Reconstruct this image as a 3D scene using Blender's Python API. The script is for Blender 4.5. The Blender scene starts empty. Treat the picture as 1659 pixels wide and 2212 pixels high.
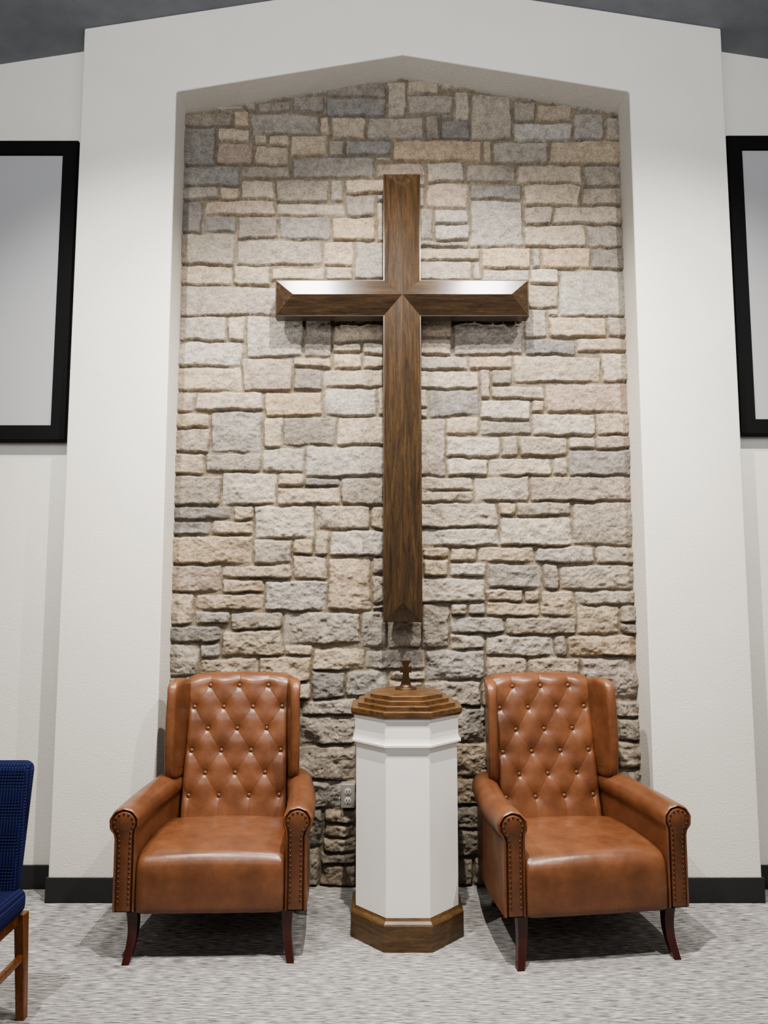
import bpy, bmesh, math, random
import numpy as np
from mathutils import Vector, Matrix

random.seed(7)
rng = np.random.RandomState(11)
scene = bpy.context.scene
COL = scene.collection
try:
    scene.view_settings.look = 'AgX - Medium High Contrast'
except Exception as ex:
    print("look", ex)

# ------------------------------------------------------------------ helpers
def lin(c):
    out = []
    for v in c:
        v = v / 255.0
        out.append(v / 12.92 if v <= 0.04045 else ((v + 0.055) / 1.055) ** 2.4)
    return out
def rgba(c):
    return tuple(lin(c)) + (1.0,)

def new_mat(name, rough=0.5, spec=0.5):
    m = bpy.data.materials.new(name)
    m.use_nodes = True
    nt = m.node_tree
    b = nt.nodes["Principled BSDF"]
    b.inputs["Roughness"].default_value = rough
    b.inputs["Specular IOR Level"].default_value = spec
    return m, nt, b

def N(nt, kind, **kw):
    n = nt.nodes.new(kind)
    for k, v in kw.items():
        setattr(n, k, v)
    return n

def coords(nt, scale=(1, 1, 1), kind="Object", rot=(0, 0, 0)):
    tc = N(nt, "ShaderNodeTexCoord")
    mp = N(nt, "ShaderNodeMapping")
    mp.inputs["Scale"].default_value = scale
    mp.inputs["Rotation"].default_value = rot
    nt.links.new(tc.outputs[kind], mp.inputs["Vector"])
    return mp.outputs["Vector"]

def noise(nt, vec, scale, detail=4, rough=0.5, dist=0.0):
    n = N(nt, "ShaderNodeTexNoise")
    n.inputs["Scale"].default_value = scale
    n.inputs["Detail"].default_value = detail
    n.inputs["Roughness"].default_value = rough
    n.inputs["Distortion"].default_value = dist
    nt.links.new(vec, n.inputs["Vector"])
    return n.outputs["Fac"]

def ramp(nt, fac, stops):
    r = N(nt, "ShaderNodeValToRGB")
    el = r.color_ramp.elements
    while len(el) < len(stops):
        el.new(0.5)
    for e, (p, c) in zip(el, stops):
        e.position = p
        e.color = c
    nt.links.new(fac, r.inputs["Fac"])
    return r.outputs["Color"]

def multiply(nt, c1, c2, fac=1.0):
    mx = N(nt, "ShaderNodeMix", data_type='RGBA', blend_type='MULTIPLY')
    mx.inputs[0].default_value = fac
    nt.links.new(c1, mx.inputs[6]); nt.links.new(c2, mx.inputs[7])
    return mx.outputs[2]

def bump(nt, b, height, strength=0.3, dist=0.01, prev=None):
    n = N(nt, "ShaderNodeBump")
    n.inputs["Strength"].default_value = strength
    n.inputs["Distance"].default_value = dist
    nt.links.new(height, n.inputs["Height"])
    if prev is not None:
        nt.links.new(prev, n.inputs["Normal"])
    nt.links.new(n.outputs["Normal"], b.inputs["Normal"])
    return n.outputs["Normal"]

def plain(name, c, rough=0.5, spec=0.5, metal=0.0, bscale=None, bstr=0.1, var=0.04):
    m, nt, b = new_mat(name, rough, spec)
    v = coords(nt)
    f = noise(nt, v, 8, 3)
    c0 = rgba([max(0, x * (1 - var)) for x in c]); c1 = rgba([min(255, x * (1 + var)) for x in c])
    nt.links.new(ramp(nt, f, [(0.3, c0), (0.7, c1)]), b.inputs["Base Color"])
    b.inputs["Metallic"].default_value = metal
    if bscale:
        bump(nt, b, noise(nt, v, bscale, 3), bstr, 0.004)
    return m

def wood(name, dark, mid, light, scale, rough=0.35, gl=1.0, coat=0.0):
    m, nt, b = new_mat(name, rough, 0.5)
    b.inputs["Coat Weight"].default_value = coat
    b.inputs["Coat Roughness"].default_value = 0.2
    v = coords(nt, scale)
    f1 = noise(nt, v, 3.0, 6, 0.62, 1.2)
    col = ramp(nt, f1, [(0.30, rgba(dark)), (0.5, rgba(mid)), (0.72, rgba(light))])
    v2 = coords(nt, tuple(s * 8 for s in scale))
    f2 = noise(nt, v2, 4.0, 3, 0.7)
    col = multiply(nt, col, ramp(nt, f2, [(0.38, (0.45, 0.42, 0.4, 1)), (0.52, (1, 1, 1, 1))]), 0.7 * gl)
    nt.links.new(col, b.inputs["Base Color"])
    bump(nt, b, f2, 0.10, 0.002)
    return m

def finish(ob, mat=None, parent=None, smooth=True, angle=40):
    me = ob.data
    if mat is not None and len(me.materials) == 0:
        me.materials.append(mat)
    if smooth:
        for p in me.polygons:
            p.use_smooth = True
        me.set_sharp_from_angle(angle=math.radians(angle))
    COL.objects.link(ob)
    if parent is not None:
        ob.parent = parent
    return ob

def mesh_obj(name, verts, faces, mat, parent=None, smooth=True, angle=40, recalc=True):
    me = bpy.data.meshes.new(name)
    me.from_pydata([tuple(map(float, v)) for v in verts], [], faces)
    if recalc:
        bm = bmesh.new(); bm.from_mesh(me)
        bmesh.ops.recalc_face_normals(bm, faces=bm.faces)
        bm.to_mesh(me); bm.free()
    me.update()
    return finish(bpy.data.objects.new(name, me), mat, parent, smooth, angle)

def loft(name, rings, mat, parent=None, smooth=True, angle=40, cap=True):
    n = len(rings[0]); verts = []; faces = []
    for r in rings:
        verts += list(r)
    for i in range(len(rings) - 1):
        for j in range(n):
            k = (j + 1) % n
            faces.append((i * n + j, i * n + k, (i + 1) * n + k, (i + 1) * n + j))
    if cap:
        faces.append(tuple(range(n))[::-1])
        faces.append(tuple((len(rings) - 1) * n + j for j in range(n)))
    return mesh_obj(name, verts, faces, mat, parent, smooth, angle)

def box(name, lo, hi, mat, parent=None, bevel=0.0, segs=3, smooth=True):
    bm = bmesh.new()
    bmesh.ops.create_cube(bm, size=1.0)
    for v in bm.verts:
        v.co = Vector([(lo[i] + hi[i]) / 2 + v.co[i] * (hi[i] - lo[i]) for i in range(3)])
    if bevel > 0:
        bmesh.ops.bevel(bm, geom=list(bm.edges), offset=bevel, segments=segs, profile=0.5, affect='EDGES')
    me = bpy.data.meshes.new(name)
    bm.to_mesh(me); bm.free()
    return finish(bpy.data.objects.new(name, me), mat, parent, smooth and bevel > 0)

def empty(name, loc, label, cat, rot=0.0):
    e = bpy.data.objects.new(name, None)
    e.empty_display_size = 0.1
    e.location = loc
    e.rotation_euler = (0, 0, rot)
    COL.objects.link(e)
    e["label"] = label; e["category"] = cat
    return e

def structure(ob, label, cat):
    ob["kind"] = "structure"; ob["label"] = label; ob["category"] = cat
    return ob

def prism(name, pts, y0, y1, mat):
    n = len(pts)
    verts = [(p[0], y0, p[1]) for p in pts] + [(p[0], y1, p[1]) for p in pts]
    faces = [tuple(range(n)), tuple(range(n, 2 * n))[::-1]]
    for i in range(n):
        j = (i + 1) % n
        faces.append((i, j, n + j, n + i))
    return mesh_obj(name, verts, faces, mat, smooth=False)

# ------------------------------------------------------------------ camera
F = 1600.0
PITCH = math.radians(5.67)
cam_d = bpy.data.cameras.new("camera")
cam = bpy.data.objects.new("camera", cam_d)
COL.objects.link(cam)
cam.location = (0, 0, 1.5)
cam.rotation_euler = (math.pi / 2 + PITCH, 0, 0)
cam_d.sensor_fit = 'VERTICAL'
cam_d.sensor_height = 36.0
cam_d.lens = F / 2212.0 * 36.0
cam_d.clip_start = 0.05
scene.camera = cam

# ------------------------------------------------------------------ key dimensions (metres)
XC = 0.10            # axis of the niche
YF = 3.69            # front face of the white pier wall
YS = 3.905           # mortar plane of the stone
YB = 3.85            # side walls
HW_OUT, HW_IN = 1.704, 1.202
Z_IN, Z_IN_PK = 4.11, 4.318
def zceil(x):
    return 4.75 - 0.165 * abs(x - XC)

# ------------------------------------------------------------------ materials
def mat_wall():
    m, nt, b = new_mat("white_textured_paint", 0.75, 0.25)
    v = coords(nt)
    f = noise(nt, v, 3, 3)
    nt.links.new(ramp(nt, f, [(0.3, rgba((214, 211, 203))), (0.7, rgba((218, 215, 207)))]), b.inputs["Base Color"])
    f2 = noise(nt, v, 110, 3, 0.6)
    bump(nt, b, f2, 0.38, 0.005)
    return m
M_WALL = mat_wall()
M_CEIL = plain("grey_ceiling_paint", (122, 125, 130), 0.8, 0.2, bscale=80)
M_BASEB = plain("black_rubber_baseboard", (34, 36, 36), 0.45, 0.5)

def mat_carpet():
    m, nt, b = new_mat("grey_streaked_carpet", 0.95, 0.1)
    v = coords(nt, (11, 100, 1))
    f = noise(nt, v, 1.6, 4, 0.6)
    col = ramp(nt, f, [(0.34, rgba((82, 81, 84))), (0.46, rgba((134, 132, 132))), (0.55, rgba((160, 158, 155))), (0.67, rgba((206, 203, 199)))])
    v2 = coords(nt, (1, 1, 1))
    f2 = noise(nt, v2, 260, 2, 0.6)
    col = multiply(nt, col, ramp(nt, f2, [(0.3, (0.7, 0.7, 0.7, 1)), (0.6, (1, 1, 1, 1))]), 0.6)
    nt.links.new(col, b.inputs["Base Color"])
    bump(nt, b, f2, 0.4, 0.006)
    return m
M_CARPET = mat_carpet()

def mat_stone():
    m, nt, b = new_mat("fieldstone_and_mortar", 0.9, 0.2)
    at = N(nt, "ShaderNodeAttribute"); at.attribute_name = "stone_tint"
    v = coords(nt)
    f = noise(nt, v, 22, 7, 0.78)
    col = multiply(nt, at.outputs["Color"], ramp(nt, f, [(0.3, (0.58, 0.56, 0.54, 1)), (0.5, (0.98, 0.97, 0.96, 1)), (0.7, (1.3, 1.29, 1.27, 1))]), 0.95)
    f2 = noise(nt, v, 130, 5, 0.8)
    col = multiply(nt, col, ramp(nt, f2, [(0.34, (0.55, 0.54, 0.52, 1)), (0.5, (1.0, 1.0, 1.0, 1)), (0.66, (1.3, 1.3, 1.3, 1))]), 0.9)
    nt.links.new(col, b.inputs["Base Color"])
    n1 = bump(nt, b, f, 0.6, 0.010)
    bump(nt, b, f2, 1.0, 0.006, n1)
    return m
M_STONE = mat_stone()

def mat_leather(name, cols):
    m, nt, b = new_mat(name, 0.36, 0.5)
    v = coords(nt)
    f = noise(nt, v, 8, 8, 0.66)
    nt.links.new(ramp(nt, f, [(0.25, rgba(cols[0])), (0.5, rgba(cols[1])), (0.78, rgba(cols[2]))]), b.inputs["Base Color"])
    f3 = noise(nt, v, 14, 3)
    r = N(nt, "ShaderNodeMapRange")
    r.inputs["To Min"].default_value = 0.25; r.inputs["To Max"].default_value = 0.38
    nt.links.new(f3, r.inputs["Value"]); nt.links.new(r.outputs[0], b.inputs["Roughness"])
    n1 = bump(nt, b, noise(nt, v, 9, 3), 0.2, 0.012)
    bump(nt, b, noise(nt, v, 300, 2), 0.08, 0.002, n1)
    return m
M_LEATHER = mat_leather("cognac_leather", [(84, 53, 35), (104, 67, 45), (124, 83, 57)])
M_PANEL = mat_leather("brown_leather_panel", [(78, 47, 31), (94, 59, 39), (110, 71, 48)])
M_BRASS = plain("antique_brass", (112, 76, 48), 0.35, 0.5, metal=0.9)
M_MAHOG = plain("dark_mahogany", (58, 24, 19), 0.25, 0.5)
M_CROSS_V = wood("walnut_stain_oak_upright", (36, 26, 15), (58, 43, 26), (80, 60, 37), (14, 14, 1.2), 0.32, coat=0.3)
M_CROSS_H = wood("walnut_stain_oak_arm", (34, 25, 16), (52, 39, 26), (70, 54, 36), (1.2, 14, 14), 0.34, coat=0.35)
M_OAK = wood("medium_oak_lid", (60, 42, 24), (92, 66, 39), (114, 84, 51), (3, 14, 14), 0.28, 0.7, coat=0.3)
M_OAKD = wood("dark_oak_plinth", (58, 42, 25), (86, 65, 41), (106, 82, 54), (3, 3, 26), 0.35, 0.8)
M_WHITE = plain("satin_white_paint", (232, 230, 225), 0.4, 0.4, var=0.006)
M_BRONZE = plain("bronze", (66, 47, 30), 0.38, 0.5, metal=0.5)
M_BLACK = plain("black_velvet_frame", (14, 14, 15), 0.8, 0.2)
M_SCREEN = plain("grey_projection_fabric", (164, 164, 165), 0.9, 0.1, var=0.0)
M_PLATE = plain("grey_outlet_plate", (150, 147, 142), 0.35, 0.5, metal=0.3)
M_RECEP = plain("grey_receptacle", (176, 174, 170), 0.4, 0.5)
M_SLOT = plain("dark_slot", (20, 20, 20), 0.7, 0.2)
M_CHAIRWOOD = wood("honey_oak_leg", (84, 46, 20), (116, 68, 32), (140, 86, 46), (14, 14, 2), 0.35)

def mat_blue():
    m, nt, b = new_mat("blue_waffle_fabric", 0.85, 0.2)
    v = coords(nt, (1, 1, 1))
    def wav(direction):
        w = N(nt, "ShaderNodeTexWave"); w.wave_type = 'BANDS'; w.bands_direction = direction
        w.inputs["Scale"].default_value = 30; w.inputs["Distortion"].default_value = 0.3
        nt.links.new(v, w.inputs["Vector"]); return w.outputs["Fac"]
    a = N(nt, "ShaderNodeMath", operation='MULTIPLY')
    nt.links.new(wav('X'), a.inputs[0]); 
    s = N(nt, "ShaderNodeMath", operation='MAXIMUM')
    nt.links.new(wav('Z'), s.inputs[0]); nt.links.new(wav('Y'), s.inputs[1])
    nt.links.new(s.outputs[0], a.inputs[1])
    nt.links.new(ramp(nt, a.outputs[0], [(0.0, rgba((16, 20, 50))), (0.6, rgba((34, 42, 92)))]), b.inputs["Base Color"])
    bump(nt, b, a.outputs[0], 0.8, 0.006)
    return m
M_BLUE = mat_blue()

# ------------------------------------------------------------------ room shell
fl = mesh_obj("floor", [(-5, -1.5, 0), (5, -1.5, 0), (5, 4.0, 0), (-5, 4.0, 0)], [(0, 1, 2, 3)], M_CARPET, smooth=False)
structure(fl, "light grey streaked commercial carpet", "floor")
ce = mesh_obj("ceiling", [(-5, -1.5, zceil(-5)), (XC, -1.5, zceil(XC)), (5, -1.5, zceil(5)),
                          (-5, 4.0, zceil(-5)), (XC, 4.0, zceil(XC)), (5, 4.0, zceil(5))],
              [(0, 1, 4, 3), (1, 2, 5, 4)], M_CEIL, smooth=False)
structure(ce, "dark grey gabled ceiling", "ceiling")
xl, xr = XC - HW_OUT, XC + HW_OUT
il, ir = XC - HW_IN, XC + HW_IN
wf = prism("wall_front", [(xl, 0), (xl, zceil(xl)), (XC, zceil(XC)), (xr, zceil(xr)), (xr, 0),
                          (ir, 0), (ir, Z_IN), (XC, Z_IN_PK), (il, Z_IN), (il, 0)], YF, 3.96, M_WALL)
bv = wf.modifiers.new("bevel", 'BEVEL'); bv.width = 0.008; bv.segments = 3; bv.limit_method = 'ANGLE'
structure(wf, "white textured wall with a gabled recessed niche", "wall")
w = prism("wall_left", [(-5, 0), (-5, zceil(-5)), (xl, zceil(xl)), (xl, 0)], YB, 3.96, M_WALL)
structure(w, "white textured wall behind the projection screen", "wall")
w = prism("wall_right", [(xr, 0), (xr, zceil(xr)), (5, zceil(5)), (5, 0)], YB, 3.96, M_WALL)
structure(w, "white textured wall behind the projection screen", "wall")
for nm, lo, hi in (("baseboard_left", (xl - 0.008, YF - 0.010, 0), (il, YF, 0.115)),
                   ("baseboard_right", (ir, YF - 0.010, 0), (xr + 0.008, YF, 0.115)),
                   ("baseboard_outer_left", (-5, YB - 0.010, 0), (xl, YB, 0.115)),
                   ("baseboard_outer_right", (xr, YB - 0.010, 0), (5, YB, 0.115)),
                   ("baseboard_return_left", (xl - 0.008, YF, 0), (xl, YB - 0.01, 0.115)),
                   ("baseboard_return_right", (xr, YF, 0), (xr + 0.008, YB - 0.01, 0.115))):
    structure(box(nm, lo, hi, M_BASEB, bevel=0.003), "black rubber baseboard", "baseboard")

# ------------------------------------------------------------------ stone wall (relief mesh)
def survey(px, py, D=3.87):
    rx = (px - 829.5) / F; ry = (1106 - py) / F
    y = math.cos(PITCH) - ry * math.sin(PITCH)
    z = math.sin(PITCH) + ry * math.cos(PITCH)
    t = D / y
    return rx * t, 1.5 + z * t

S = """708,180,832,208,1 836,178,876,248 880,176,945,203 877,203,978,248 984,200,1014,258 1018,207,1105,298 1110,222,1155,262 1160,228,1236,262
560,222,625,242,1 630,208,700,236,1 705,208,832,250,1 402,247,500,275,1 505,243,538,268,2 541,240,688,290 690,245,712,290,2 714,253,788,298 795,250,917,296 920,245,950,294,1 953,258,1015,298,1
1112,262,1230,300,4 1238,248,1303,300 1306,258,1334,300 402,278,467,352,1 466,270,536,302,2 471,305,545,355,3 548,293,575,312,2 578,293,622,312,2 625,290,708,332,2 548,315,628,355,2 712,302,740,333 745,300,845,332,1
848,300,1040,347,2 1043,300,1062,348,2 1068,304,1182,350 1190,304,1334,353,2 402,356,520,397,1 524,356,625,384 630,336,808,383,1 812,348,918,374,3 920,350,1000,392 1006,352,1112,390 1117,356,1258,395,2 1262,356,1334,400
402,402,472,428 476,402,512,428,2 516,388,592,428,2 596,388,708,434,1 712,386,742,432 746,388,826,416,2 925,396,1014,445,3 1022,394,1124,430,1 1132,397,1250,442,2 1256,403,1334,443
402,432,435,498,1 438,432,592,462,3 596,437,740,463 744,420,812,465 940,450,1010,482,4 1014,433,1130,530,0 1134,445,1192,480 1197,447,1336,484,2 438,466,510,500,1 514,464,600,514,1 604,465,714,515,1 718,468,805,517,2 812,440,828,517
940,485,1005,510,4 912,450,936,517 1132,484,1265,532,2 1268,486,1338,532 400,502,508,570 512,518,694,570,0 698,524,763,574,2 766,516,828,598 912,515,1005,532 912,536,1036,560 1040,534,1147,576,2 1150,536,1168,576 1171,536,1274,576,2 1278,535,1340,580,1
398,573,500,614 504,571,584,612,2 586,575,700,600 704,577,762,600,3 912,563,1018,600 1022,565,1040,600 1044,580,1145,605,4 1148,580,1207,612,4 1209,580,1341,682,4 398,617,595,682,0 1145,614,1206,662
396,684,488,734,4 492,682,528,734,2 531,684,655,770,0 640,690,718,765,1 722,704,826,738,2 912,688,975,728,3 978,700,1130,767,1 1134,668,1182,728 1186,684,1310,727,2 1315,684,1342,725,3 395,737,522,788,4 784,742,826,766 722,742,780,762
912,732,974,762,3 1134,730,1240,762,1 1246,727,1345,758,2 636,765,715,792,2 718,758,783,794,2 786,768,826,796 912,766,1012,796 1014,766,1106,794,2 1110,765,1296,825,2 1305,762,1348,820,4 393,790,515,842,2 519,774,633,842,3 637,796,697,842,1 700,796,824,834,2
912,798,1034,838,4 1036,797,1060,855,3 1063,797,1108,830,1 1063,833,1177,860 1180,828,1350,890,3 393,845,417,888,3 421,846,568,884,4 572,846,690,898,2 694,838,812,896,4 815,840,828,898 930,842,1035,898,1 1040,862,1150,905,4 1152,865,1176,890,2
391,890,452,921,2 443,888,567,976,0 570,902,608,964,2 611,902,724,962,1 726,900,828,958,2 912,902,962,1026,3 966,903,1034,938,2 1040,908,1146,938 1150,893,1286,940,4 1290,895,1350,938,2 390,924,437,976,3 966,941,1080,988,4 1084,945,1118,985 1122,944,1226,984
1230,943,1288,968,2 1292,942,1350,968,3 390,980,440,1024,2 444,978,557,1017,1 562,968,655,1018,4 660,962,828,1028,4 966,990,1052,1026,4 1056,987,1192,1027,2 1196,987,1226,1022,2 1230,970,1352,1024,1 389,1026,472,1090,1 478,1022,594,1090,4 600,1022,655,1050,2 659,1030,732,1050,1
600,1052,732,1090,2 736,1032,828,1090 912,1028,1020,1056,2 912,1058,1020,1082,2 1025,1030,1144,1082,4 1148,1028,1354,1082,3 387,1093,500,1122,1 503,1094,542,1122,2 546,1094,674,1162,4 680,1092,798,1140,2 802,1094,828,1142 912,1088,1076,1138,4 1080,1086,1112,1114,2 1115,1087,1230,1114
1238,1085,1355,1178,0 387,1125,452,1155,1 455,1125,542,1153,2 1080,1117,1234,1178,4 912,1142,1072,1178,4 385,1158,545,1216,2 547,1166,630,1216 633,1164,670,1196,2 680,1146,708,1198,2 712,1144,828,1200,4 918,1182,970,1202,2 974,1182,1032,1210,2 1036,1180,1155,1214,2 1160,1180,1285,1216,4 1290,1182,1356,1216
384,1220,475,1278,3 480,1219,622,1248,2 628,1202,704,1250,2 708,1204,800,1320,2 804,1205,828,1240,3 918,1204,970,1244,2 974,1214,1050,1244,4 1054,1218,1172,1270,0 1176,1220,1206,1270,3 1210,1220,1358,1275,0 480,1251,566,1278,2 574,1253,702,1320,4 804,1244,828,1300 912,1248,1048,1300,4 1052,1274,1130,1298,2
1133,1276,1166,1298,2 1170,1276,1246,1330,2 1250,1280,1342,1308 382,1282,415,1348,2 420,1283,568,1318,2 1052,1300,1162,1332,2 1344,1280,1362,1340 1246,1312,1340,1370,2 420,1322,495,1346 498,1322,610,1362 614,1324,776,1392,0 779,1318,828,1400 912,1304,970,1400 974,1308,1090,1368,0 1098,1334,1244,1370
380,1350,472,1388,1 478,1362,610,1416,2 852,1346,910,1400 974,1372,1046,1402,4 1050,1376,1196,1416,4 1200,1378,1225,1418 1228,1374,1366,1420,2 380,1391,428,1456 432,1390,475,1418 430,1420,556,1456,2 560,1420,670,1470,2 614,1394,672,1418 675,1396,782,1446,2 788,1404,918,1446,0 922,1404,1050,1470,0
1054,1420,1140,1468,3 1144,1420,1252,1468 1256,1424,1370,1510,0 672,1450,745,1508,1 748,1450,830,1500 920,1473,1035,1520,0 655,1510,765,1545,0 650,1548,765,1604,0 645,1615,765,1685,0 650,1690,735,1745,4 700,1750,765,1778 655,1752,698,1830 700,1780,760,1808 700,1812,765,1840 692,1843,762,1868 655,1835,690,1910,4
692,1870,765,1910 988,1530,1045,1598 988,1610,1050,1680 988,1684,1045,1740 988,1745,1045,1790 988,1795,1050,1850 988,1850,1020,1910 1022,1850,1060,1910 1340,1515,1375,1550 1340,1553,1378,1600 1342,1604,1380,1660 1342,1664,1382,1720"""
CELL = 0.005
GX0, GX1, GZ1 = il - 0.01, ir + 0.01, 4.34
NX, NZ = int((GX1 - GX0) / CELL), int(GZ1 / CELL)
occ = np.zeros((NZ, NX), bool)
rects = []
def free(a, b, c, d):
    return b > a and d > c and a >= 0 and c >= 0 and b <= NX and d <= NZ and not occ[c:d, a:b].any()
for tok in S.split():
    q = list(map(int, tok.split(",")))
    kind = q[4] if len(q) > 4 else -1
    x0, zt = survey(q[0], q[1]); x1, zb = survey(q[2], q[3])
    xm0, _ = survey(q[0], (q[1] + q[3]) / 2); xm1, _ = survey(q[2], (q[1] + q[3]) / 2)
    a = int(round((xm0 - GX0) / CELL)); b = int(round((xm1 - GX0) / CELL))
    c = int(round(zb / CELL)); d = int(round(zt / CELL))
    if a < 16: a = 0
    if b > NX - 16: b = NX
    a, b, c, d = max(a, 0), min(b, NX), max(c, 0), min(d, NZ)
    for r in rects:
        ox = min(b, r[1]) - max(a, r[0]); oz = min(d, r[3]) - max(c, r[2])
        if ox > 0 and oz > 0:
            if ox < oz:
                if (a + b) < (r[0] + r[1]): b -= ox
                else: a += ox
            else:
                if (c + d) < (r[2] + r[3]): d -= oz
                else: c += oz
    if b - a > 4 and d - c > 4 and free(a, b, c, d):
        rects.append([a, b, c, d, kind]); occ[c:d, a:b] = True
def grow(n):
    for _ in range(n):
        for r in rects:
            a, b, c, d = r[:4]
            if free(a - 1, a, c, d): a -= 1; occ[c:d, a] = True
            if free(b, b + 1, c, d): b += 1; occ[c:d, b - 1] = True
            if free(a, b, c - 1, c): c -= 1; occ[c, a:b] = True
            if free(a, b, d, d + 1): d += 1; occ[d - 1, a:b] = True
            r[:4] = [a, b, c, d]
grow(3)
fr = random.Random(5)
for c in range(NZ - 1, -1, -1):
    a = 0
    while a < NX:
        if occ[c, a]:
            a += 1; continue
        mw, mh = fr.randint(14, 46), fr.randint(10, 22)
        b = a
        while b < NX and b - a < mw and not occ[c, b]: b += 1
        cc = c
        while cc > 0 and c - cc < mh and not occ[cc - 1, a:b].any(): cc -= 1
        if b - a >= 6 and c + 1 - cc >= 6:
            rects.append([a, b, cc, c + 1, -1]); occ[cc:c + 1, a:b] = True
        a = b
grow(6)

def vnoise(X, Y, s, seed):
    g = np.random.RandomState(seed).rand(128, 128) * 2 - 1
    x = X * s; y = Y * s
    xi = np.floor(x).astype(int); yi = np.floor(y).astype(int)
    fx = x - xi; fy = y - yi
    fx = fx * fx * (3 - 2 * fx); fy = fy * fy * (3 - 2 * fy)
    xi %= 128; yi %= 128; x1 = (xi + 1) % 128; y1 = (yi + 1) % 128
    return (g[yi, xi] * (1 - fx) + g[yi, x1] * fx) * (1 - fy) + (g[y1, xi] * (1 - fx) + g[y1, x1] * fx) * fy
def fbm(X, Y, s, seed, o=4):
    r = 0; a = 1.0
    for i in range(o):
        r = r + a * vnoise(X + 3.7 * i, Y + 1.3 * i, s * 2 ** i, seed + i); a *= 0.55
    return r
PAL = {0: [(156, 148, 138), (160, 152, 141)], 1: [(138, 132, 124), (142, 136, 127), (132, 127, 120)], 2: [(174, 161, 142), (172, 157, 137), (172, 158, 140)],
       3: [(166, 150, 136), (160, 147, 134)], 4: [(174, 166, 154), (168, 160, 149)], -1: [(162, 152, 138), (156, 148, 136), (166, 155, 139), (150, 143, 133)]}
R = 0.0045
nx = int((GX1 - GX0) / R) + 1; nz = int(GZ1 / R) + 1
xs = np.linspace(GX0, GX1, nx); zs = np.linspace(0, GZ1, nz)
X, Z = np.meshgrid(xs, zs)
mortar_h = 0.021 + 0.0025 * fbm(X, Z, 20, 50, 3)
H = mortar_h.copy()
tint = np.empty((nz, nx, 4)); tint[:] = np.array(list(lin((130, 120, 104))) + [1.0])
wx = 0.0055 * fbm(X, Z, 13, 70, 4); wz = 0.0055 * fbm(X, Z, 13, 90, 4)
rough_g = fbm(X, Z, 20, 110, 6)
ridge_g = 1 - 2 * np.abs(fbm(X, Z * 1.5, 13, 210, 5))
fine_g = fbm(X, Z, 70, 130, 3)
for i, (a, b, c, d, kind) in enumerate(rects):
    x0 = GX0 + a * CELL; x1 = GX0 + b * CELL; z0 = c * CELL; z1 = d * CELL
    if a <= 1: x0 -= 0.03
    if b >= NX - 1: x1 += 0.03
    sl = (slice(max(0, int((z0 - .02) / R)), min(nz, int((z1 + .02) / R) + 2)),
          slice(max(0, int((x0 - GX0 - .02) / R)), min(nx, int((x1 - GX0 + .02) / R) + 2)))
    rs = np.random.RandomState(1000 + i)
    gap = 0.0050 + 0.002 * rs.rand()
    cx, cz = (x0 + x1) / 2, (z0 + z1) / 2
    hw, hh = (x1 - x0) / 2 - gap, (z1 - z0) / 2 - gap
    ang = (rs.rand() - .5) * 0.05
    px = X[sl] - cx + wx[sl]; pz = Z[sl] - cz + wz[sl]
    px, pz = px + ang * pz, pz - ang * px * min(1, hh / hw)
    px = px * (1 + (rs.rand() - .5) * 0.06 * pz / max(hh, .02)); pz = pz * (1 + (rs.rand() - .5) * 0.10 * px / max(hw, .02))
    r = min(0.011, hw * .4, hh * .4)
    qx = np.abs(px) - hw + r; qz = np.abs(pz) - hh + r
    sd = np.hypot(np.maximum(qx, 0), np.maximum(qz, 0)) + np.minimum(np.maximum(qx, qz), 0) - r
    edge = 0.007 + 0.004 * rs.rand()
    t = np.clip(-sd / edge, 0, 1)
    prof = 0.35 + 0.65 * (np.sqrt(np.clip(1 - (1 - t) ** 2, 0, 1)))
    low = np.clip((3.0 - cz) / 2.2, 0, 1)
    base = 0.040 + 0.009 * rs.rand() + 0.004 * low
    amp = 0.25 + 0.62 * low
    top = np.full(px.shape, base)
    for k in range(8):
        th = rs.rand() * 2 * math.pi; sl_ = (0.10 + 0.5 * rs.rand()) * amp
        off = (0.3 + 0.65 * rs.rand()) * (abs(math.cos(th)) * hw + abs(math.sin(th)) * hh)
        top = np.minimum(top, base - sl_ * (px * math.cos(th) + pz * math.sin(th) - off))
    top = top + amp * (0.006 * rough_g[sl] + 0.006 * ridge_g[sl]) + 0.0022 * fine_g[sl]
    top = np.clip(top, 0.026, 0.062)
    h = prof * top
    cur = H[sl]
    m = (sd < 0)
    cur[m] = np.maximum(h[m], cur[m] * 0.9); H[sl] = cur
    pal = PAL[kind]; cc = np.array(pal[rs.randint(len(pal))], float) + (rs.rand() - .5) * 12 + np.array([1, 0, -1]) * (rs.rand() - .5) * 6
    tc = tint[sl]
    tc[m] = np.array(list(lin(cc)) + [1.0])
    tint[sl] = tc
verts = np.stack([X, YS + 0.008 - H, Z], -1).reshape(-1, 3)
inside = (Z < (Z_IN + (Z_IN_PK - Z_IN) * (1 - np.abs(X - XC) / HW_IN) + 0.02))
ii, jj = np.meshgrid(np.arange(nz - 1), np.arange(nx - 1), indexing='ij')
keep = inside[:-1, :-1] & inside[1:, 1:] & inside[1:, :-1] & inside[:-1, 1:]
ii, jj = ii[keep], jj[keep]
fa = np.stack([ii * nx + jj, ii * nx + jj + 1, (ii + 1) * nx + jj + 1, (ii + 1) * nx + jj], -1).astype(np.int32)
me = bpy.data.meshes.new("wall_stone")
me.vertices.add(len(verts)); me.vertices.foreach_set("co", verts.ravel())
me.loops.add(fa.size); me.loops.foreach_set("vertex_index", fa.ravel())
me.polygons.add(len(fa)); me.polygons.foreach_set("loop_start", np.arange(0, fa.size, 4, dtype=np.int32))
me.polygons.foreach_set("loop_total", np.full(len(fa), 4, dtype=np.int32))
me.update(calc_edges=True)
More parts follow.
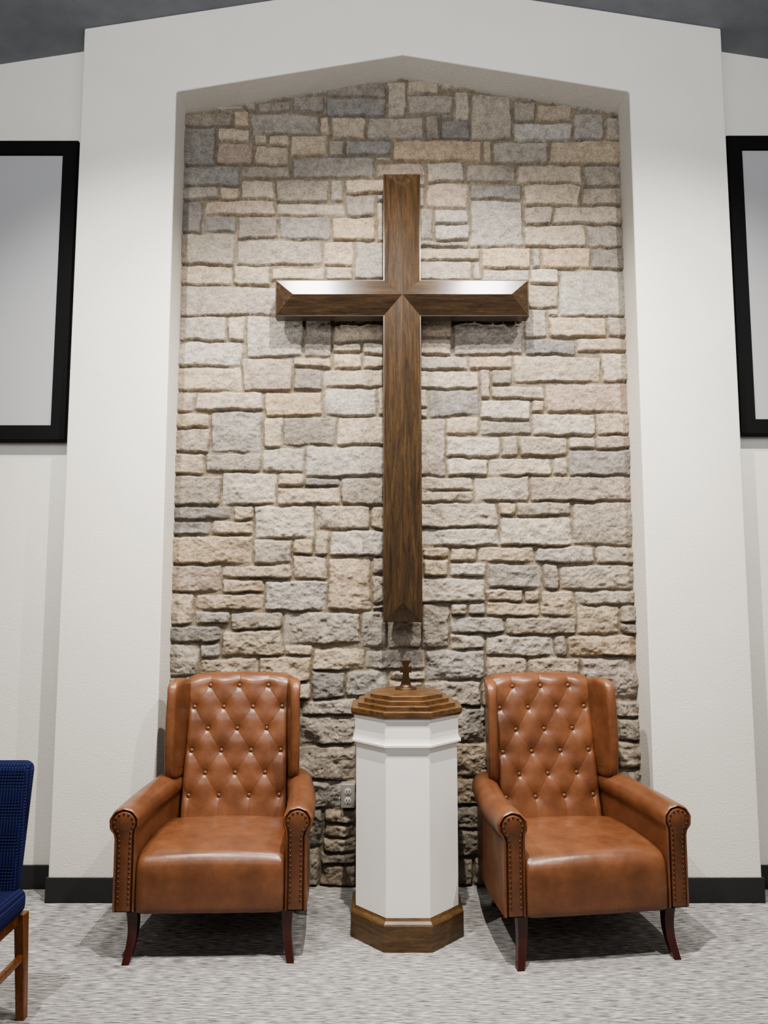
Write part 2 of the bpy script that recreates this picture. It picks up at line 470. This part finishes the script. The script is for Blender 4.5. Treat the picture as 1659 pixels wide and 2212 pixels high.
ca = me.color_attributes.new("stone_tint", 'FLOAT_COLOR', 'POINT')
ca.data.foreach_set("color", tint.reshape(-1).astype(np.float32))
me.polygons.foreach_set("use_smooth", np.ones(len(fa), bool))
me.materials.append(M_STONE)
ws = bpy.data.objects.new("wall_stone", me); COL.objects.link(ws)
structure(ws, "grey and tan fieldstone wall set in mortar", "wall")

# ------------------------------------------------------------------ wall cross
def build_cross():
    xc = 0.094; w = 0.098; yb, ye, yr = 3.800, 3.728, 3.676
    zt, zb, za = 3.668, 1.318, 2.990
    aw = 0.660
    root = bpy.data.objects.new("wall_cross", None); root.location = (xc, 3.80, za); COL.objects.link(root)
    root["label"] = "large dark-stained oak cross with faceted faces on stone wall"; root["category"] = "cross"
    o = [(-w, zt - za), (w, zt - za), (w, w), (aw, w), (aw, -w), (w, -w), (w, zb - za), (-w, zb - za), (-w, -w), (-aw, -w), (-aw, w), (-w, w)]
    n = 12
    V = []
    y0, y1, yR = 0.0, ye - 3.8, yr - 3.8
    e = 0.006
    V += [(x, y0, z) for x, z in o]
    V += [(x, y1, z) for x, z in o]
    def inset(x, z):
        return (x - math.copysign(e, x), z - math.copysign(e, z))
    V += [(inset(x, z)[0], y1 - e * 0.3, inset(x, z)[1]) for x, z in o]
    c = len(V); V.append((0, yR, 0))
    rt = len(V); V.append((0, yR, zt - za - w))
    rr = len(V); V.append((aw - w, yR, 0))
    rb = len(V); V.append((0, yR, zb - za + w))
    rl = len(V); V.append((-aw + w, yR, 0))
    Fc = [tuple(range(n))]
    for i in range(n):
        j = (i + 1) % n
        Fc.append((i, j, n + j, n + i)); Fc.append((n + i, n + j, 2 * n + j, 2 * n + i))
    q = 2 * n
    Fc += [(q + 0, q + 1, rt), (q + 1, q + 2, c, rt), (q + 11, q + 0, rt, c),
           (q + 3, q + 4, rr), (q + 2, q + 3, rr, c), (q + 4, q + 5, c, rr),
           (q + 6, q + 7, rb), (q + 5, q + 6, rb, c), (q + 7, q + 8, c, rb),
           (q + 9, q + 10, rl), (q + 8, q + 9, rl, c), (q + 10, q + 11, c, rl)]
    ob = mesh_obj("cross_body", V, Fc, M_CROSS_V, root, smooth=False)
    ob.data.materials.append(M_CROSS_H)
    for p in ob.data.polygons:
        if abs(p.center.x) > w * 0.9 or (abs(p.center.z) < w and abs(p.center.x) > w * .5):
            p.material_index = 1
    for p in ob.data.polygons:
        if abs(p.center.z) > w * 1.05: p.material_index = 0
    for z in (0.35, -0.3, -1.2):
        box("mounting_block", (-0.05, 0.0, z - 0.05), (0.05, 0.085, z + 0.05), M_BLACK, root, bevel=0.003)
build_cross()

# ------------------------------------------------------------------ octagonal font
def octring(a, z, rot=0.0):
    r = a / math.cos(math.pi / 8)
    return [(r * math.cos(math.pi / 8 + k * math.pi / 4 + rot), r * math.sin(math.pi / 8 + k * math.pi / 4 + rot), z) for k in range(8)]
def octloft(name, prof, mat, parent):
    ob = loft(name, [octring(a, z) for a, z in prof], mat, parent, smooth=False)
    return ob
font = empty("baptismal_font", (0.1, 3.447, 0), "white octagonal baptismal font with oak base and stepped lid", "baptismal font")
octloft("plinth", [(0.243, 0.0), (0.243, 0.102), (0.239, 0.108), (0.228, 0.116), (0.222, 0.127), (0.2, 0.127)], M_OAKD, font)
octloft("column", [(0.222, 0.118), (0.222, 0.805), (0.225, 0.812), (0.239, 0.819), (0.239, 0.827), (0.234, 0.831), (0.230, 0.840), (0.228, 0.85),
                   (0.228, 0.922), (0.234, 0.93), (0.234, 0.936)], M_WHITE, font)
lid = octloft("lid", [(0.236, 0.934), (0.240, 0.938), (0.246, 0.946), (0.246, 0.964), (0.243, 0.966), (0.216, 0.966), (0.216, 0.983), (0.213, 0.985),
                (0.188, 0.985), (0.188, 1.001), (0.185, 1.003), (0.161, 1.003), (0.161, 1.018), (0.158, 1.020), (0.125, 1.027), (0.08, 1.031)], M_OAK, font)
def lathe(name, prof, mat, parent, n=32):
    rings = [[(r * math.cos(2 * math.pi * k / n), r * math.sin(2 * math.pi * k / n), z) for k in range(n)] for r, z in prof]
    return loft(name, rings, mat, parent, angle=50)
knob = lathe("finial_base", [(0.050, 1.026), (0.050, 1.034), (0.046, 1.039), (0.030, 1.041), (0.026, 1.048), (0.018, 1.052)], M_BRONZE, lid)
def finial():
    w = 0.011
    z0, zc, z1 = 1.048, 1.118, 1.160
    o = [(-0.024, z0), (-0.018, zc - 0.045), (-0.013, zc - 0.020), (-0.017, zc - 0.012), (-0.026, zc - 0.016), (-0.026, zc + 0.016), (-0.017, zc + 0.012), (-w, zc + 0.014),
         (-0.016, zc + 0.026), (-0.028, z1), (0.028, z1), (0.016, zc + 0.026), (w, zc + 0.014), (0.017, zc + 0.012), (0.026, zc + 0.016), (0.026, zc - 0.016), (0.017, zc - 0.012), (0.013, zc - 0.020), (0.018, zc - 0.045), (0.024, z0)]
    n = len(o)
    V = [(x, -0.009, z) for x, z in o] + [(x, 0.009, z) for x, z in o]
    Fc = [tuple(range(n)), tuple(range(2 * n - 1, n - 1, -1))] + [(i, (i + 1) % n, n + (i + 1) % n, n + i) for i in range(n)]
    ob = mesh_obj("finial_cross", V, Fc, M_BRONZE, lid, smooth=False)
    b = ob.modifiers.new("b", 'BEVEL'); b.width = 0.002; b.segments = 2
finial()

# ------------------------------------------------------------------ armchairs
def offset2(pts, d):
    n = len(pts); area = sum(pts[i][0] * pts[(i + 1) % n][1] - pts[(i + 1) % n][0] * pts[i][1] for i in range(n))
    s = 1 if area > 0 else -1
    out = []
    for i in range(n):
        a = Vector(pts[i - 1]); b = Vector(pts[(i + 1) % n]); p = Vector(pts[i])
        t1 = (p - a).normalized(); t2 = (b - p).normalized()
        nn = Vector((-t1.y - t2.y, t1.x + t2.x)) * s
        if nn.length > 1e-6: nn.normalize()
        k = 1 / max(0.5, math.sqrt((1 + t1.dot(t2)) / 2))
        out.append((p.x + nn.x * d * k, p.y + nn.y * d * k))
    return out

def yback(z):
    return 0.14 + (z - 0.42) * 0.21
BX, BZ, ZT = 0.143, 0.1, 1.005
def quilt(x, z):
    zz = z - ZT
    if zz > 0:
        q = abs(math.sin(math.pi * x / BX)) ** 0.2
    elif zz < -0.5:
        q = abs(math.cos(math.pi * x / BX)) ** 0.2
    else:
        a = x / BX + zz / (2 * BZ); b = x / BX - zz / (2 * BZ)
        q = (abs(math.sin(math.pi * a)) * abs(math.sin(math.pi * b))) ** 0.14
    return 0.0050 * q
def buttons():
    L = []
    for r in range(6):
        for x in ([-BX, 0, BX] if r % 2 == 0 else [-1.5 * BX, -.5 * BX, .5 * BX, 1.5 * BX]):
            L.append((x, ZT - r * BZ))
    return L
BT = buttons()
def back_front(x, z):
    d = 0
    for bx, bz in BT:
        if abs(z - bz) < .09 and abs(x - bx) < .09:
            r2 = (x - bx) ** 2 + (z - bz) ** 2
            d += 0.006 * math.exp(-r2 / 0.013 ** 2) + 0.011 * math.exp(-r2 / 0.036 ** 2)
    return yback(z) - quilt(x, z) + d

def build_armchair(loc, rot, label):
    root = empty("armchair", loc, label, "armchair", rot)
    root["group"] = "tufted leather wing armchairs"
    # backrest
    nu, nv = 160, 220
    Vf = []; Vb = []
    for j in range(nv + 1):
        v = j / nv
        for i in range(nu + 1):
            u = -1 + 2 * i / nu
            ztop = 1.065 - 0.008 * u * u - 0.022 * abs(u) ** 9
            z = 0.2 + v * (ztop - 0.2)
            s = min(1, max(0, (z - 0.86) / 0.18)); s = s * s * (3 - 2 * s)
            hw = 0.250 + 0.018 * s
            x = u * hw
            du = (1 - abs(u)) * hw; dz = ztop - z
            e1 = min(1, du / 0.03); e2 = min(1, dz / 0.05)
            rr = 0.03 * (1 - math.sqrt(max(0, 1 - (1 - e1) ** 2))) + 0.05 * (1 - math.sqrt(max(0, 1 - (1 - e2) ** 2)))
            Vf.append((x, back_front(x, z) + rr, z))
            Vb.append((x, yback(z) + 0.088 - 0.5 * rr * 0.4, z))
    n = len(Vf); W = nu + 1
    Fc = []
    for j in range(nv):
        for i in range(nu):
            a = j * W + i
            Fc.append((a, a + 1, a + W + 1, a + W)); Fc.append((n + a, n + a + W, n + a + W + 1, n + a + 1))
    for j in range(nv):
        a = j * W; Fc.append((a, a + W, n + a + W, n + a)); a = j * W + nu; Fc.append((a, n + a, n + a + W, a + W))
    for i in range(nu):
        Fc.append((i, n + i, n + i + 1, i + 1)); a = nv * W + i; Fc.append((a, a + 1, n + a + 1, n + a))
    back = mesh_obj("backrest", Vf + Vb, Fc, M_LEATHER, root, angle=80)
    # buttons
    bm = bmesh.new(); bmesh.ops.create_uvsphere(bm, u_segments=16, v_segments=10, radius=0.0115)
    for v in bm.verts: v.co.y *= 0.65
    bme = bpy.data.meshes.new("button"); bm.to_mesh(bme); bm.free()
    for p in bme.polygons: p.use_smooth = True
    bme.materials.append(M_PANEL)
    for x, z in BT:
        o = bpy.data.objects.new("button", bme); o.parent = back; o.location = (x, back_front(x, z) - 0.004, z); COL.objects.link(o)
    # seat
    prof = [(0.18, 0.405), (0.08, 0.416), (-0.05, 0.424), (-0.17, 0.425), (-0.27, 0.420), (-0.325, 0.410), (-0.355, 0.385), (-0.366, 0.35), (-0.368, 0.29), (-0.368, 0.24),
            (-0.366, 0.20), (-0.350, 0.186), (-0.2, 0.188), (0.0, 0.188), (0.18, 0.188)]
    def sm(P, k=3):
        for _ in range(k):
            Q = []
            n = len(P)
            for i in range(n):
                a, b = P[i], P[(i + 1) % n]
                Q += [(a[0] * .75 + b[0] * .25, a[1] * .75 + b[1] * .25), (a[0] * .25 + b[0] * .75, a[1] * .25 + b[1] * .75)]
            P = Q
        return P
    prof = sm(prof, 2)
    cy, cz = -0.1, 0.30
    rings = []
    for k in range(33):
        u = -1 + 2 * k / 32; u = math.sin(u * math.pi / 2)
        x = u * 0.299
        d = 1 - abs(u)
        e = 1 - math.sqrt(max(0, 1 - (1 - min(1, d * 0.299 / 0.028)) ** 2))
        crown = 0.010 * (1 - u * u)
        ring = []
        for (y, z) in prof:
            zz = z + (crown * max(0, (z - 0.30) / 0.12) if y > -.36 else 0) + (crown * .4 if z > .4 else 0)
            yy = y - (0.004 * (1 - u * u) if y < -0.3 else 0)
            dy = yy - cy; dz = zz - cz; L = math.hypot(dy, dz)
            k2 = 1 - 0.020 * e / max(L, .05)
            ring.append((x, cy + dy * k2, cz + dz * k2))
        rings.append(ring)
    loft("seat", rings, M_LEATHER, root, angle=60)
    # arms
    for s in (-1, 1):
        sec = [(0.300, 0.20), (0.300, 0.28), (0.300, 0.36), (0.300, 0.44), (0.3000, 0.485)]
        ccx, ccz, cr = 0.350, 0.542, 0.062
        angs = [math.radians(214 - k * (262 / 36)) for k in range(37)]
        sec += [(ccx + cr * math.cos(a), ccz + cr * math.sin(a)) for a in angs]
        sec += [(0.388, 0.480), (0.388, 0.44), (0.388, 0.36), (0.388, 0.28), (0.388, 0.20)]
        npt = len(sec)
        def ring(y, dx=0.0, off=0.0, pleat=0.0, drop=0.0, sec=sec):
            P = offset2(sec, off) if off else sec
            out = []
            for k, (x, z) in enumerate(P):
                if pleat and 6 <= k <= 40:
                    q = pleat * (0.5 + 0.5 * math.cos(k * 2 * math.pi / 5))
                    vx, vz = x - ccx, z - ccz; L = math.hypot(vx, vz)
                    x -= vx / L * q; z -= vz / L * q
                if k in (0, npt - 1): z = 0.2
                out.append((s * (x + dx), y, z + drop * max(0, (z - 0.2) / .35)))
            return out
        rings = [ring(-0.346, off=0.018, pleat=0.0005), ring(-0.357, off=0.012, pleat=0.0015), ring(-0.362, off=0.006, pleat=0.0022), ring(-0.358, off=0.001, pleat=0.0022), ring(-0.34, off=0.0, pleat=0.0015), ring(-0.32, pleat=0.0005), ring(-0.25)]
        for t in (0.15, 0.3, 0.45, 0.6, 0.75, 0.9, 1.0):
            y = -0.25 + t * 0.47
            rings.append(ring(y, dx=-0.045 * t * t, drop=0.012 * t * t, off=0.0))
        rings.append(ring(0.232, dx=-0.047, drop=0.010, off=0.008)); rings.append(ring(0.24, dx=-0.05, drop=0.01, off=0.02))
        arm = loft("armrest", rings, M_LEATHER, root, angle=50)
        pan = offset2(sec, 0.016)
        def flat(P):
            P = list(P); P[0] = (P[0][0], 0.204); P[-1] = (P[-1][0], 0.204); return P
        V = [(s * x, -0.345, z) for x, z in flat(pan)] + [(s * x, -0.362, z) for x, z in flat(pan)]
        pan2 = offset2(sec, 0.019); V += [(s * x, -0.3645, z) for x, z in flat(pan2)]
        m = npt
        Fc = [tuple(range(m)), tuple(2 * m + k for k in range(m))[::-1]]
        for i in range(m):
            j = (i + 1) % m
            Fc += [(i, j, m + j, m + i), (m + i, m + j, 2 * m + j, 2 * m + i)]
        mesh_obj("front_panel", V, Fc, M_PANEL, arm, angle=50)
        # nail heads
        path = offset2(sec, 0.023)
        pts = [Vector(p) for p in path]
        acc = 0.0; nxt = 0.012
        bm = bmesh.new(); bmesh.ops.create_uvsphere(bm, u_segments=12, v_segments=8, radius=0.0046)
        for v in bm.verts: v.co.y *= 0.6
        nme = bpy.data.meshes.new("nail_head"); bm.to_mesh(nme); bm.free()
        for p in nme.polygons: p.use_smooth = True
        nme.materials.append(M_BRASS)
        for i in range(len(pts) - 1):
            L = (pts[i + 1] - pts[i]).length
            while acc + L >= nxt:
                p = pts[i].lerp(pts[i + 1], (nxt - acc) / L)
                o = bpy.data.objects.new("nail_head", nme); o.parent = arm; o.location = (s * p.x, -0.365, p.y); COL.objects.link(o)
                nxt += 0.0195
            acc += L
    # wings
    outl = [(0.245, 0.585), (0.175, 0.585), (0.125, 0.59), (0.098, 0.62), (0.086, 0.70), (0.086, 0.80), (0.090, 0.88), (0.096, 0.96), (0.106, 1.015), (0.132, 1.043), (0.18, 1.050), (0.225, 1.050), (0.272, 1.040), (0.305, 1.010), (0.315, 0.95), (0.30, 0.86), (0.28, 0.76), (0.262, 0.66)]
    outl = sm(outl, 2)
    for s in (-1, 1):
        rings = []
        for tt, off in ((0.0, 0.05), (0.0, 0.03), (0.0, 0.016), (0.05, 0.008), (0.17, 0.002), (0.35, 0), (0.65, 0), (0.83, 0.002), (0.95, 0.008), (1.0, 0.016), (1.0, 0.03), (1.0, 0.05)):
            P = offset2(outl, off)
            rr = []
            for y, z in P:
                xin = 0.243 + (0.235 - y) * 0.20
                zc = max(0, (z - 0.98) / 0.07)
                th = 0.046 + 0.010 * zc
                rr.append((s * (xin + th * tt), y, z))
            rings.append(rr)
        loft("wing", rings, M_LEATHER, root, angle=50)
    # legs
    for sx in (-1, 1):
        for sy in (-1, 1):
            rings = []
            for k in range(11):
                t = k / 10
                z = 0.2 * (1 - t)
                bow = 0.024 * t * t - 0.010 * math.sin(math.pi * t)
                cx_ = sx * (0.313 + bow * 0.6) if sy < 0 else sx * (0.25 + bow * .4)
                cy_ = (-0.325 - bow) if sy < 0 else (0.175 + bow * 2.5)
                h = 0.0215 - 0.007 * t
                rings.append([(cx_ + a * h, cy_ + b * h, z) for a, b in ((-1, -1), (-.7, -1.12), (.7, -1.12), (1, -1), (1, 1), (.7, 1.1), (-.7, 1.1), (-1, 1))])
            loft("leg", rings, M_MAHOG, root, angle=35)
    return root
build_armchair((-0.711, 3.475, 0), math.radians(1.5), "cognac leather wingback armchair with tufted back near white wall")
build_armchair((0.811, 3.462, 0), math.radians(7.8), "cognac leather wingback armchair with tufted back beside the font")

# ------------------------------------------------------------------ projection screens
def screen(x0, x1, z0, z1, label):
    cx = (x0 + x1) / 2
    root = empty("projection_screen", (cx, YB, z0), label, "projection screen")
    root["group"] = "wall projection screens"
    w = (x1 - x0) / 2; h = z1 - z0; b = 0.078
    o = [(-w, 0), (w, 0), (w, h), (-w, h)]; i = [(-w + b, b), (w - b, b), (w - b, h - b), (-w + b, h - b)]
    V = []
    for y, ring in ((0, o), (-0.062, o), (-0.07, [(p[0] * (1 - .004 / w), p[1] + (0.004 if p[1] == 0 else -.004)) for p in o]), (-0.07, i), (0, i)):
        V += [(p[0], y, p[1]) for p in ring]
    Fc = []
    for r in range(4):
        for k in range(4):
            j = (k + 1) % 4
            Fc.append((r * 4 + k, r * 4 + j, r * 4 + 4 + j, r * 4 + 4 + k))
    for k in range(4):
        j = (k + 1) % 4; Fc.append((16 + k, 16 + j, j, k))
    mesh_obj("frame", V, Fc, M_BLACK, root, smooth=False)
    box("screen_surface", (-w + b - .002, -0.05, b - .002), (w - b + .002, -0.042, h - b + .002), M_SCREEN, root)
screen(-4.55, -1.652, 2.250, 3.893, "large grey projection screen in black frame")
screen(1.852, 4.75, 2.282, 3.922, "large grey projection screen in black frame")

# ------------------------------------------------------------------ electrical outlet
out = empty("electrical_outlet", (-0.181, 3.855, 0.45), "grey duplex electrical outlet on the stone wall", "outlet")
box("cover_plate", (-0.035, -0.022, -0.058), (0.035, 0.045, 0.058), M_PLATE, out, bevel=0.003)
for s in (-1, 1):
    rc = lathe("receptacle", [(0.0175, 0.0), (0.0175, 0.003), (0.016, 0.004)], M_RECEP, out, 24)
    rc.rotation_euler = (math.pi / 2, 0, 0); rc.location = (0, -0.0215, s * 0.022)
    for a in (-1, 1):
        box("slot", (a * 0.0065 - 0.0016, -0.004, 0.0035), (a * 0.0065 + 0.0016, 0.007, 0.0048), M_SLOT, rc)
    box("slot", (-0.0025, -0.013, 0.0035), (0.0025, -0.008, 0.0048), M_SLOT, rc)

# ------------------------------------------------------------------ blue fabric chair
bc = empty("side_chair", (-1.485, 2.52, 0), "blue waffle fabric covered chair with oak legs", "chair")
def slab(name, lo, hi, mat, parent, bevel, fn=None):
    ob = box(name, lo, hi, mat, None, bevel=bevel, segs=6)
    ob.parent = parent
    if fn:
        for v in ob.data.vertices: v.co = fn(v.co.copy())
    return ob
def bk(c):
    t = (c.z - 0.40) / 0.47
    c.x *= 0.95 + 0.07 * t
    c.y += 0.05 * t + 0.03 * (c.x / .23) ** 2 * -1
    return c
slab("backrest", (-0.222, 0.165, 0.33), (0.222, 0.235, 0.872), M_BLUE, bc, 0.034, bk)
slab("seat", (-0.235, -0.25, 0.36), (0.235, 0.21, 0.45), M_BLUE, bc, 0.034)
box("seat_rail", (-0.215, -0.23, 0.325), (0.215, 0.21, 0.365), M_CHAIRWOOD, bc, bevel=0.004)
for sx in (-1, 1):
    for sy in (-1, 1):
        cx_ = sx * 0.215; y0 = 0.20 if sy > 0 else -0.22
        rings = []
        for k in range(6):
            t = k / 5
            yy = y0 + sy * 0.02 * t; h = 0.019 - 0.004 * t
            rings.append([(cx_ + a * h + sx * .008 * t, yy + b * h, 0.36 * (1 - t)) for a, b in ((-1, -.8), (-.8, -1), (.8, -1), (1, -.8), (1, .8), (.8, 1), (-.8, 1), (-1, .8))])
        loft("leg", rings, M_CHAIRWOOD, bc, angle=30)
    box("stretcher", (sx * 0.222 - 0.009, -0.21, 0.20), (sx * 0.222 + 0.009, 0.20, 0.225), M_CHAIRWOOD, bc, bevel=0.003)

# ------------------------------------------------------------------ lights
def spot(loc, target, power, size=75, blend=0.6, rad=0.05, col=(1, 0.95, 0.88)):
    d = bpy.data.lights.new("stage_spot", 'SPOT'); d.energy = power; d.spot_size = math.radians(size); d.spot_blend = blend
    d.shadow_soft_size = rad; d.color = col
    o = bpy.data.objects.new("stage_spot", d); o.location = loc
    o.rotation_euler = (Vector(target) - Vector(loc)).to_track_quat('-Z', 'Y').to_euler()
    COL.objects.link(o)
spot((0.1, 1.9, 4.5), (0.1, 3.8, 1.7), 740, 80, 0.8, 0.02, (1, 0.93, 0.84))
spot((-1.5, 1.7, 4.35), (-0.8, 3.6, 1.2), 450, 88, 0.8, 0.02, (1, 0.96, 0.9))
spot((1.7, 1.7, 4.35), (1.0, 3.6, 1.2), 450, 88, 0.8, 0.02, (1, 0.96, 0.9))
for x in (-0.52, 0.70):
    d = bpy.data.lights.new("cross_highlight_helper", 'AREA'); d.shape = 'RECTANGLE'; d.size = 0.30; d.size_y = 0.14; d.energy = 4.2; d.color = (1, 0.97, 0.92)  # unseen area lamps added to raise highlights on the cross arms
    d.spread = math.radians(50)
    o = bpy.data.objects.new("cross_highlight_helper", d); o.location = (x, 3.46, 4.45)
    COL.objects.link(o)
a = bpy.data.lights.new("room_fill", 'AREA'); a.shape = 'RECTANGLE'; a.size = 5; a.size_y = 1.6; a.energy = 72; a.color = (0.98, 0.98, 1.0)  # added fill lamp behind the camera, lifts the upper walls
a.spread = math.radians(105)
ao = bpy.data.objects.new("room_fill", a); ao.location = (0, -0.6, 3.5)
ao.rotation_euler = (Vector((0, 3.6, 4.1)) - Vector(ao.location)).to_track_quat('-Z', 'Y').to_euler()
COL.objects.link(ao)
wd = bpy.data.worlds.new("world"); scene.world = wd; wd.use_nodes = True
wd.node_tree.nodes["Background"].inputs[0].default_value = (0.98, 0.98, 1.0, 1)
wd.node_tree.nodes["Background"].inputs[1].default_value = 0.22
